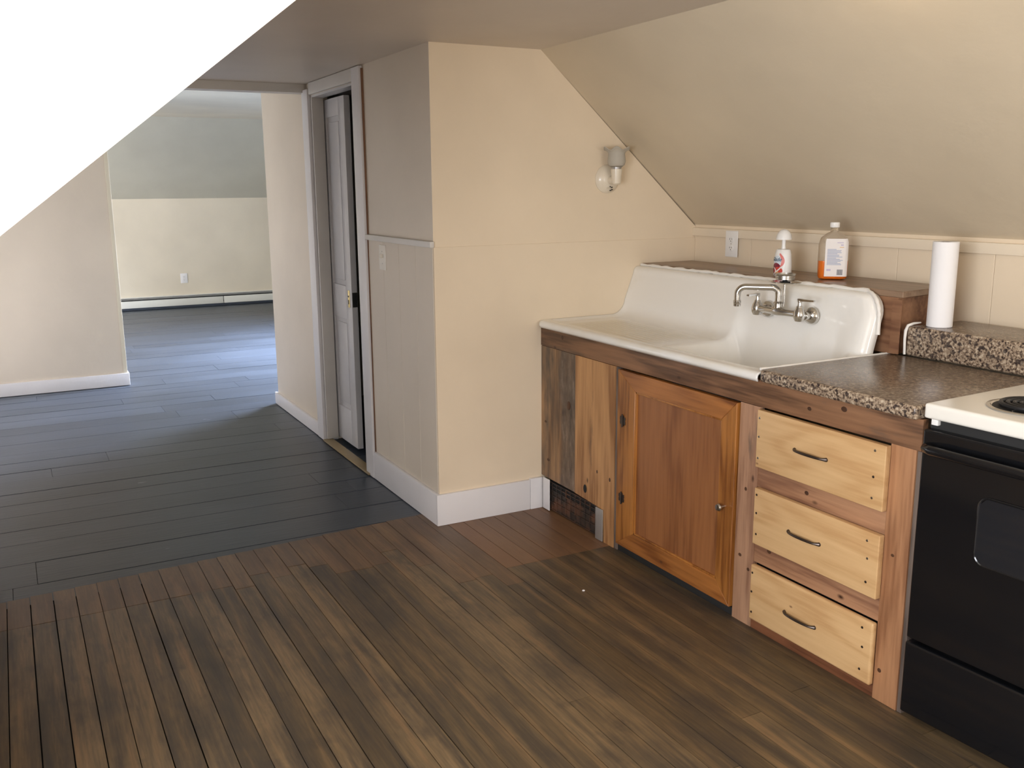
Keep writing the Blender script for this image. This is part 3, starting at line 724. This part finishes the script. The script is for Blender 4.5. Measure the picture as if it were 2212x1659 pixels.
for k in range(NX+1):
    X = .002 + (sinkL-.002)*k/NX
    row = []
    for (Y, Z) in section(X):
        xm = sinkL
        if Z > ztop-RC and Y > .3:
            xm = sinkL - RC + math.sqrt(max(0, RC*RC - (Z-(ztop-RC))**2))
            if Y > .555: xm = sinkL-RC+.0
        Xp = .002 + (X-.002)*((xm-.002)/(sinkL-.002)) if X > .9 else X
        if X > .9: Xp = .9 + (X-.9)*((xm-.9)/(sinkL-.9))
        if Y > .40:
            f = max(0, (X-(sinkL-.055))/.055); Y = Y + .045*(1-math.sqrt(max(0, 1-f*f)))*sst(.40, .47, Y)
            if Y > .576: Y = .576
        if X < .045: Y += (.045-math.sqrt(max(0, .045**2-(.045-X)**2)))*(1-sst(-.03, .10, Y))
        row.append((Xp, Y, Z))
    rows.append(row)
bm = bmesh.new(); grid(bm, rows)
o = obj('basin', bm, M['enamel'], T, 60)
md = o.modifiers.new('s', 'SOLIDIFY'); md.thickness = .005; md.offset = -1
# the downturned right end of the splash and caulk bead
bm = bmesh.new()
pts = [(.01 + (sinkL-RC-.01)*i/60, .568+random.uniform(-.002,.002), ztop+.004+random.uniform(-.0015,.0025)) for i in range(61)]
pts += [(sinkL-RC+RC*math.sin(a), .566-.03*math.sin(a), ztop-RC+RC*math.cos(a)+.003) for a in [PI/2*i/14 for i in range(1, 15)]]
pts += [(sinkL+.002, .534, ztop-RC-.02*i) for i in range(1, 4)]
tube(bm, pts, [random.uniform(.0055, .0095) for _ in pts], 8)
obj('caulk_bead', bm, M['caulk'], T, 60)['label'] = 'lumpy white caulk bead'
bm = bmesh.new(); lathe(bm, [(.0, 0), (.043, 0), (.045, .003), (.034, .003), (.03, -.006), (0, -.006)], (1.12, .27, ZR-.168), seg=28, closed=False)
obj('drain', bm, M['chrome'], T)

# ------------------------------------------------------------------ ledge box behind the sink
t = thing('sink_ledge', 'brown oak topped box ledge behind the sink against the knee wall', 'shelf', (0,0,0))
bm = bmesh.new(); prism(bm, [(.002, .580), (1.565, .580), (1.520, YW-.019), (.002, YW-.019)], 'Z', 1.147, 1.170)
bmesh.ops.bevel(bm, geom=list(bm.edges), offset=.002, segments=1, affect='EDGES')
obj('ledge_top', bm, M['ledge'], t)
bm = bmesh.new(); prism(bm, [(.003, .583), (1.545, .583), (1.508, YW-.019), (.003, YW-.019)], 'Z', .9425, 1.1465); obj('ledge_box', bm, M['ledge_side'], t)
bm = bmesh.new(); box(bm, 1.523, 1.560, .5785, .585, .945, 1.140); obj('edge_board', bm, M['ledge_side'], t)

# ------------------------------------------------------------------ counter
t = thing('countertop', 'brown speckled granite pattern laminate countertop right of the sink', 'countertop', (0,0,0))
def top_faces(o):
    for p in o.data.polygons:
        if p.normal.z > .9: p.material_index = 1
    return o
def rounded_slab(pts, z0, z1, b):
    bm = bmesh.new(); prism(bm, pts, 'Z', z0, z1)
    bmesh.ops.bevel(bm, geom=list(bm.edges), offset=b, segments=4, affect='EDGES', profile=.5); return bm
wt = obj('worktop', rounded_slab([(1.512, -.022), (1.53, -.036), (2.142, -.036), (2.108, .60), (1.512, .60)], .9005, .941, .010), [M['granite'], M['granite_top_sheen']], t)
bs_ = obj('backsplash', rounded_slab([(1.575, .602), (2.105, .602), (2.09, .888), (1.575, .888)], .9415, 1.048, .010), [M['granite'], M['granite_top_sheen']], t)
top_faces(wt); top_faces(bs_)
bm = bmesh.new(); tube(bm, [(1.571, .603, .945), (1.570, .600, 1.0), (1.570, .602, 1.03), (1.572, .61, 1.048), (1.574, .635, 1.054), (1.576, .67, 1.055)], [.005, .005, .006, .006, .005, .003], 8)
obj('caulk_bead', bm, M['caulk'], t, 60)
bm = bmesh.new(); tube(bm, [(1.510, -.02+.62*i/30, .941) for i in range(31)], [random.uniform(.003, .005) for _ in range(31)], 8)
obj('caulk_bead', bm, M['caulk'], t, 60)

# ------------------------------------------------------------------ faucet
FX = 1.108; FY = .43; FZ = 1.06
t = thing('wall_faucet', 'chrome wall mounted two handle faucet with soap dish on the sink splash', 'faucet', (FX, .49, FZ))
t.location = (FX, FY, FZ)
bm = bmesh.new(); tube(bm, [(-.112, 0, 0), (-.07, 0, 0), (-.03, 0, .0), (0, 0, .003), (.03, 0, 0), (.07, 0, 0), (.112, 0, 0)], [.015, .0125, .014, .020, .014, .0125, .015], 18)
lathe(bm, [(.012, -.01), (.017, 0), (.016, .02), (.015, .03)], (0,0,0), seg=20)
obj('mixer_body', bm, M['chrome'], t)
for s in (-1, 1):
    x = s*.115
    bm = bmesh.new(); lathe(bm, [(.004, -.028), (.016, -.025), (.022, -.012), (.0225, .002), (.019, .016), (.013, .027), (.012, .032), (.008, .034), (.007, .046), (.009, .048), (.009, .054), (.002, .055)], (x, 0, 0), seg=24)
    v = obj('valve', bm, M['chrome'], t)
    bm = bmesh.new()
    a = .25 if s > 0 else PI*1.0 - .9
    dv = Vector((math.cos(a), math.sin(a), 0)); nv = Vector((-dv.y, dv.x, 0))
    if s < 0: dv = Vector((.15, -.99, 0)).normalized(); nv = Vector((-dv.y, dv.x, 0))
    rws = []
    for f, w_, th in ((-.008, .006, .005), (.0, .008, .006), (.02, .006, .004), (.05, .0065, .0035), (.06, .006, .003)):
        c = Vector((x, 0, .056)) + dv*f
        rws.append([c+nv*w_-Vector((0,0,th)), c+nv*w_+Vector((0,0,th)), c-nv*w_+Vector((0,0,th)), c-nv*w_-Vector((0,0,th)), c+nv*w_-Vector((0,0,th))])
    V = grid(bm, rws); bm.faces.new(V[0][:4]); bm.faces.new(V[-1][:4][::-1])
    bmesh.ops.remove_doubles(bm, verts=bm.verts, dist=1e-5)
    obj('lever', bm, M['chrome'], v)
    # shank and flange to the splash
    bm = bmesh.new(); tube(bm, [(x, .0, -.004), (x+s*.003, .022, -.006), (x+s*.004, .024, -.006), (x+s*.004, .042, -.007)], [.010, .011, .016, .016], 12)
    obj('shank', bm, M['chrome'], t)
    bm = bmesh.new(); lathe(bm, [(.033, .0), (.034, -.005), (.031, -.015), (.021, -.023), (.002, -.024)], (x+s*.004, .066, -.008), (0,1,0), seg=28)
    obj('flange', bm, M['chrome'], t)
bm = bmesh.new()
p = [Vector((0,0,.028)), Vector((0,0,.06))] ; sd = Vector((-.72, -.69, 0)).normalized()
p += arc(Vector((0,0,.068))+sd*.025, .025, PI, PI/2, 8, sd, (0,0,1))
Lp = .125
p += [Vector((0,0,.093))+sd*(.025+Lp*.5), Vector((0,0,.093))+sd*(Lp)]
p += arc(Vector((0,0,.062))+sd*Lp, .031, PI/2, -.12, 9, sd, (0,0,1))[1:]
e = p[-1]; p += [e+Vector((0,0,-.022))]
tube(bm, p, [.0125]*len(p), 16)
lathe(bm, [(.0125, 0), (.0148, .002), (.0148, .011), (.0137, .013), (.0148, .015), (.0137, .024), (.009, .025)], p[-1]+Vector((0,0,.004)), (0,0,-1), seg=20)
obj('spout', bm, M['chrome'], t)
bm = bmesh.new(); lathe(bm, [(.017, .03), (.0175, .036), (.012, .040)], (0,0,0), seg=24); obj('swivel_nut', bm, M['chrome'], t)
bm = bmesh.new(); tube(bm, [(.013, .018, .02), (.013, .018, .108)], .0042, 12); obj('dish_post', bm, M['chrome'], t)
bm = bmesh.new(); lathe(bm, [(.004, .106), (.02, .107), (.062, .113), (.065, .116), (.061, .1165), (.02, .1125), (.002, .112)], (.013, .018, 0), seg=36, sx=1.15, sy=.72)
obj('soap_dish', bm, M['chrome'], t)

t = thing('sink_strainer', 'round chrome sink strainer with black rubber stopper on the soap dish', 'strainer', (FX+.013, FY+.018, FZ+.1135))
bm = bmesh.new(); lathe(bm, [(.001, 0), (.020, .0), (.021, .003), (.010, .004), (.008, .010), (.002, .010)], seg=24); obj('stopper', bm, M['rubber'], t)
bm = bmesh.new(); lathe(bm, [(.010, .0105), (.034, .0110), (.037, .013), (.037, .018), (.0355, .019), (.037, .021), (.037, .026), (.0355, .027), (.038, .029), (.040, .034), (.037, .035), (.034, .022), (.005, .018)], seg=40, closed=False)
obj('basket_rim', bm, M['steel'], t)

# ------------------------------------------------------------------ bottles
def wrap_mesh(me, f, m, name, parent):
    for v in me.vertices: v.co = Vector(f(v.co))
    return link(name, me, m, parent)
t = thing('air_freshener_bottle', 'white air freshener bottle with mushroom cap and red fruit label', 'bottle', (.885, .66, 1.1705), math.radians(0))
t.scale = (1.22, 1.22, 1.15)
bm = bmesh.new(); lathe(bm, [(.001, 0), (.030, 0), (.033, .004), (.0335, .012), (.033, .045), (.030, .078), (.027, .092), (.024, .096), (.008, .098)], seg=36, sx=1.0, sy=.8); obj('body', bm, M['plastic'], t)
bm = bmesh.new(); lathe(bm, [(.0075, .097), (.0065, .11), (.0068, .133)], seg=18); obj('stem', bm, M['plastic'], t)
bm = bmesh.new(); lathe(bm, [(.005, .132), (.0265, .131), (.0265, .134), (.0235, .150), (.017, .160), (.010, .166), (.001, .168)], seg=30); obj('cap', bm, M['plastic'], t)
# oval label wrapped on the side that faces the room corner
def onb(u, w, lift=.0006, ac=-1.42):   # u = arc metres right (seen from outside), w = height
    r = .033 if w < .045 else .033-.003*((w-.045)/.033) if w < .078 else .030-.003*((w-.078)/.014)
    a = ac + u/.031; rr = r+lift
    return (rr*math.cos(a), rr*.8*math.sin(a) - 0*lift, w)
def disc(cu, cw, ru, rw, lift, m, name, rot=0, parent=None):
    bm = bmesh.new(); rws = []
    for j in range(7):
        f = j/6; rws.append([onb(cu + f*(ru*math.cos(a)*math.cos(rot)-rw*math.sin(a)*math.sin(rot)), cw + f*(ru*math.cos(a)*math.sin(rot)+rw*math.sin(a)*math.cos(rot)), lift) for a in [2*PI*k/28 for k in range(29)]])
    grid(bm, rws); return obj(name, bm, m, parent, 60)
lab = disc(-.002, .047, .028, .045, .0005, M['plastic'], 'oval_label', parent=t)
disc(-.006, .056, .017, .018, .0008, M['pblue'], 'cloud', parent=lab)
disc(-.008, .026, .020, .022, .0010, M['pum'], 'fruit', parent=lab)
disc(.000, .020, .017, .014, .0013, M['pred'], 'fruit', parent=lab)
disc(-.003, .015, .006, .0045, .0016, M['pgold'], 'fruit', parent=lab)
def swirl(pts, wd, lift, m):
    bm = bmesh.new(); rws = [[], []]
    for i in range(len(pts)-1):
        pass
    L_ = []; R2 = []
    for i, (u, w) in enumerate(pts):
        a = pts[max(i-1, 0)]; b = pts[min(i+1, len(pts)-1)]
        dx, dy = b[0]-a[0], b[1]-a[1]; n = math.hypot(dx, dy); k = 1.35*wd*math.sin(PI*(.12+.82*i/(len(pts)-1)))
        L_.append(onb(u-dy/n*k, w+dx/n*k, lift)); R2.append(onb(u+dy/n*k, w-dx/n*k, lift))
    grid(bm, [L_, R2]); return obj('swirl', bm, m, lab, 60)
swirl([(.004+.013*math.sin(PI*i/20*.95), .082-.052*i/20) for i in range(21)], .0042, .0018, M['ppink'])
swirl([(.016-.030*i/20, .038-.014*math.sin(PI*.5*i/20)-.012*i/20) for i in range(21)], .0016, .0020, M['plastic'])
swirl([(-.020+.012*math.sin(PI*i/20), .033-.028*i/20) for i in range(21)], .0016, .0020, M['plastic'])
me = text_mesh('Glade', .0195, .0003, .3)
wrap_mesh(me, lambda c: onb(-.034+c.x, .0545+c.y, .0021+c.z), M['navy'], 'lettering', lab)

t = thing('soap_refill_bottle', 'flat clear bottle with orange liquid and white back label', 'bottle', (1.105, .715, 1.1705), math.radians(49))
def rrect(hx, hy, r, n=6):
    pts = []
    for cx_, cy_, a0 in ((hx-r, hy-r, 0), (-hx+r, hy-r, PI/2), (-hx+r, -hy+r, PI), (hx-r, -hy+r, 1.5*PI)):
        for i in range(n+1): a = a0+PI/2*i/n; pts.append((cx_+r*math.cos(a), cy_+r*math.sin(a)))
    return pts
def loft(prof, r):
    bm = bmesh.new(); rings = []
    for hx, hy, z in prof: rings.append([bm.verts.new((x, y, z)) for x, y in rrect(hx, hy, min(r, hx*.99, hy*.99))])
    n = len(rings[0])
    for a, b in zip(rings, rings[1:]):
        for k in range(n): bm.faces.new((a[k], a[(k+1) % n], b[(k+1) % n], b[k]))
    bm.faces.new(rings[0][::-1]); bm.faces.new(rings[-1]); return bm
obj('bottle_body', loft([(.040,.020,0),(.052,.028,.004),(.056,.031,.014),(.057,.032,.10),(.056,.031,.145),(.050,.029,.165),(.030,.022,.182),(.015,.015,.190),(.0135,.0135,.205)], .022), M['bottle'], t, 40)
obj('liquid', loft([(.039,.019,.002),(.050,.026,.005),(.0545,.0295,.015),(.0555,.0305,.072),(.0555,.0305,.075)], .021), M['liquid'], t, 40)
bm = bmesh.new(); lathe(bm, [(.001,.206), (.0175,.2065), (.0185,.208), (.0185,.224), (.0165,.2265), (.001,.227)], seg=30); obj('cap', bm, M['plastic'], t)
# label on the -Y face, wrapping a little round the left edge
bm = bmesh.new(); lp = []
for i in range(22):
    x = -.034 + .087*i/21
    lp.append((x, -.0326 + (.0 if x < .036 else .022-math.sqrt(max(0, .022**2-(x-.036)**2)))))
grid(bm, [[(x, yv, .014) for x, yv in lp], [(x, yv, .150) for x, yv in lp], [(x*.93, yv+.001, .163) for x, yv in lp]])
lb2 = obj('back_label', bm, M['label'], t, 60)
def bars(name, m, rects):
    bm = bmesh.new()
    for x0_, x1_, z0_, z1_ in rects: box(bm, x0_, x1_, -.0333, -.0329, z0_, z1_)
    obj(name, bm, m, lb2, None)
rs = random.Random(3)
bars('small_print', M['lblue'], [(-.026, -.026+rs.uniform(.045, .060)*(1 if k % 4 else .7), .120-k*.0043, .1225-k*.0043) for k in range(15)])
bars('violet_mark', M['lmauve'], [(-.026, -.010, .036, .044)])
bars('corner_print', M['lmauve'], [(.010, .034, .146, .149)])
bars('corner_print', M['lmauve'], [(.024, .034, .136, .141)])
bars('orange_mark', M['lorange'], [(.020, .036, .128, .131)])
bars('barcode', M['lgrey'], [(.014+k*.0022, .0154+k*.0022, .020, .042) for k in range(10)])

t = thing('paper_towel_roll', 'white paper towel roll standing upright on the counter backsplash', 'paper towel', (1.643, .683, 1.0485))
bm = bmesh.new(); lathe(bm, [(.019, .001), (.0415, .0), (.043, .002), (.043, .296), (.0415, .298), (.019, .297)], seg=48, closed=False); obj('paper', bm, M['paper'], t)
bm = bmesh.new(); lathe(bm, [(.017, .001), (.0188, .001), (.0188, .296), (.017, .296), (.017, .001)], seg=30, closed=False); obj('core', bm, M['ledge_side'], t)

# ------------------------------------------------------------------ stove
ST = thing('electric_stove', 'white and black electric coil stove at the right end of the counter', 'stove', (2.163, -.008, 0), math.radians(3))
obj('body', bx(.042, .752, .035, .64, .02, .905, bev=.004), M['stove_enamel'], ST)
bm = bmesh.new(); box(bm, -.002, .768, -.022, .60, .913, .956, bev=.011, seg=4); obj('cooktop', bm, M['stove_enamel'], ST)['label'] = 'white enamel cooktop'
bm = bmesh.new(); box(bm, .0, .768, .60, .66, .915, 1.12, bev=.01); obj('backguard', bm, M['stove_enamel'], ST)
bm = bmesh.new(); box(bm, .006, .760, -.030, .034, .268, .885, bev=.008, seg=3)
od = obj('oven_door', bm, M['black_enamel'], ST); od['label'] = 'glossy black oven door'
bm = bmesh.new(); prism(bm, [(.19, .58), (.21, .56), (.55, .56), (.57, .58), (.57, .72), (.55, .74), (.21, .74), (.19, .72)], 'Y', -.033, -.029)
obj('oven_window', bm, M['black_glass'], od)
bm = bmesh.new()
pts = rrect(.192, .093, .03)
tube(bm, [(.38+x, -.031, .65+z) for x, z in pts] + [(.38+pts[0][0], -.031, .65+pts[0][1])], .0035, 6, cap=False); obj('window_frame', bm, M['black_enamel'], od)
bm = bmesh.new(); tube(bm, [(.03, -.035, .838), (.035, -.052, .84), (.06, -.066, .841), (.2, -.07, .841), (.56, -.07, .841), (.70, -.066, .841), (.725, -.052, .84), (.73, -.035, .838)], .014, 12); obj('door_handle', bm, M['black_enamel'], od)
bm = bmesh.new(); box(bm, .004, .760, -.030, .034, .035, .256, bev=.008, seg=3); obj('storage_drawer', bm, M['black_enamel'], ST)['label'] = 'glossy black storage drawer'
bm = bmesh.new(); box(bm, .008, .756, .0, .034, .885, .914); obj('vent_strip', bm, M['slot'], ST)
for x in (.018, .73): obj('spacer', bx(x, x+.02, -.014, .0, .897, .914, bev=.002), M['plastic'], ST)
def burner(x, y, r):
    bm = bmesh.new(); lathe(bm, [(r+.016, 0), (r+.018, .003), (r+.008, .0045), (r+.002, .001), (r*.6, -.0005), (.004, -.001)], (x, y, .9565), seg=44, closed=False)
    p = obj('drip_pan', bm, M['chrome'], ST)
    bm = bmesh.new(); lathe(bm, [(r+.0025, 0), (.004, .0)], (x, y, .9585), seg=44, closed=False)
    obj('pan_bowl', bm, M['slot'], p)
    bm = bmesh.new(); n = 150; turns = 4.2 if r > .08 else 3.3
    tube(bm, [(x+(.02+(r-.028)*i/n)*math.cos(2*PI*turns*i/n), y+(.02+(r-.028)*i/n)*math.sin(2*PI*turns*i/n), .967) for i in range(n+1)], .0062, 8)
    obj('coil', bm, M['coil'], p)
    bm = bmesh.new()
    for k in range(3):
        a = k*2*PI/3+.5; tube(bm, [(x, y, .9602), (x+(r-.004)*math.cos(a), y+(r-.004)*math.sin(a), .9602)], .002, 6)
    obj('coil_support', bm, M['steel'], p)
burner(.198, .155, .096); burner(.57, .155, .074); burner(.198, .42, .074); burner(.57, .42, .096)

# crumb of white paint on the planks
bm = bmesh.new(); lathe(bm, [(.001, 0), (.006, .0), (.005, .0025), (.001, .003)], seg=7)
o = obj('paint_chip', bm, M['paper'], None, None); o.location = (.95, -.355, .0008); tag(o, 'tiny white paint chip lying on the brown plank floor', 'debris')

# ------------------------------------------------------------------ ceiling lamp over the cooking end
t = thing('ceiling_lamp', 'round glass ceiling lamp glowing warm near the top of the slope above the counter', 'ceiling lamp', (1.95, -.22, H))
bm = bmesh.new(); lathe(bm, [(.001, 0), (.065, 0), (.065, -.015), (.05, -.02), (.001, -.02)], (0,0,-.001), seg=30); obj('canopy', bm, M['ivory'], t)
m_ = mat('lamp_glow', (1, .9, .75), .5); bsdf(m_).inputs['Emission Color'].default_value = (1, .80, .56, 1); bsdf(m_).inputs['Emission Strength'].default_value = 12
bm = bmesh.new(); lathe(bm, [(.02, -.02), (.045, -.025), (.07, -.045), (.078, -.065), (.06, -.09), (.001, -.10)], seg=30); obj('globe', bm, m_, t)
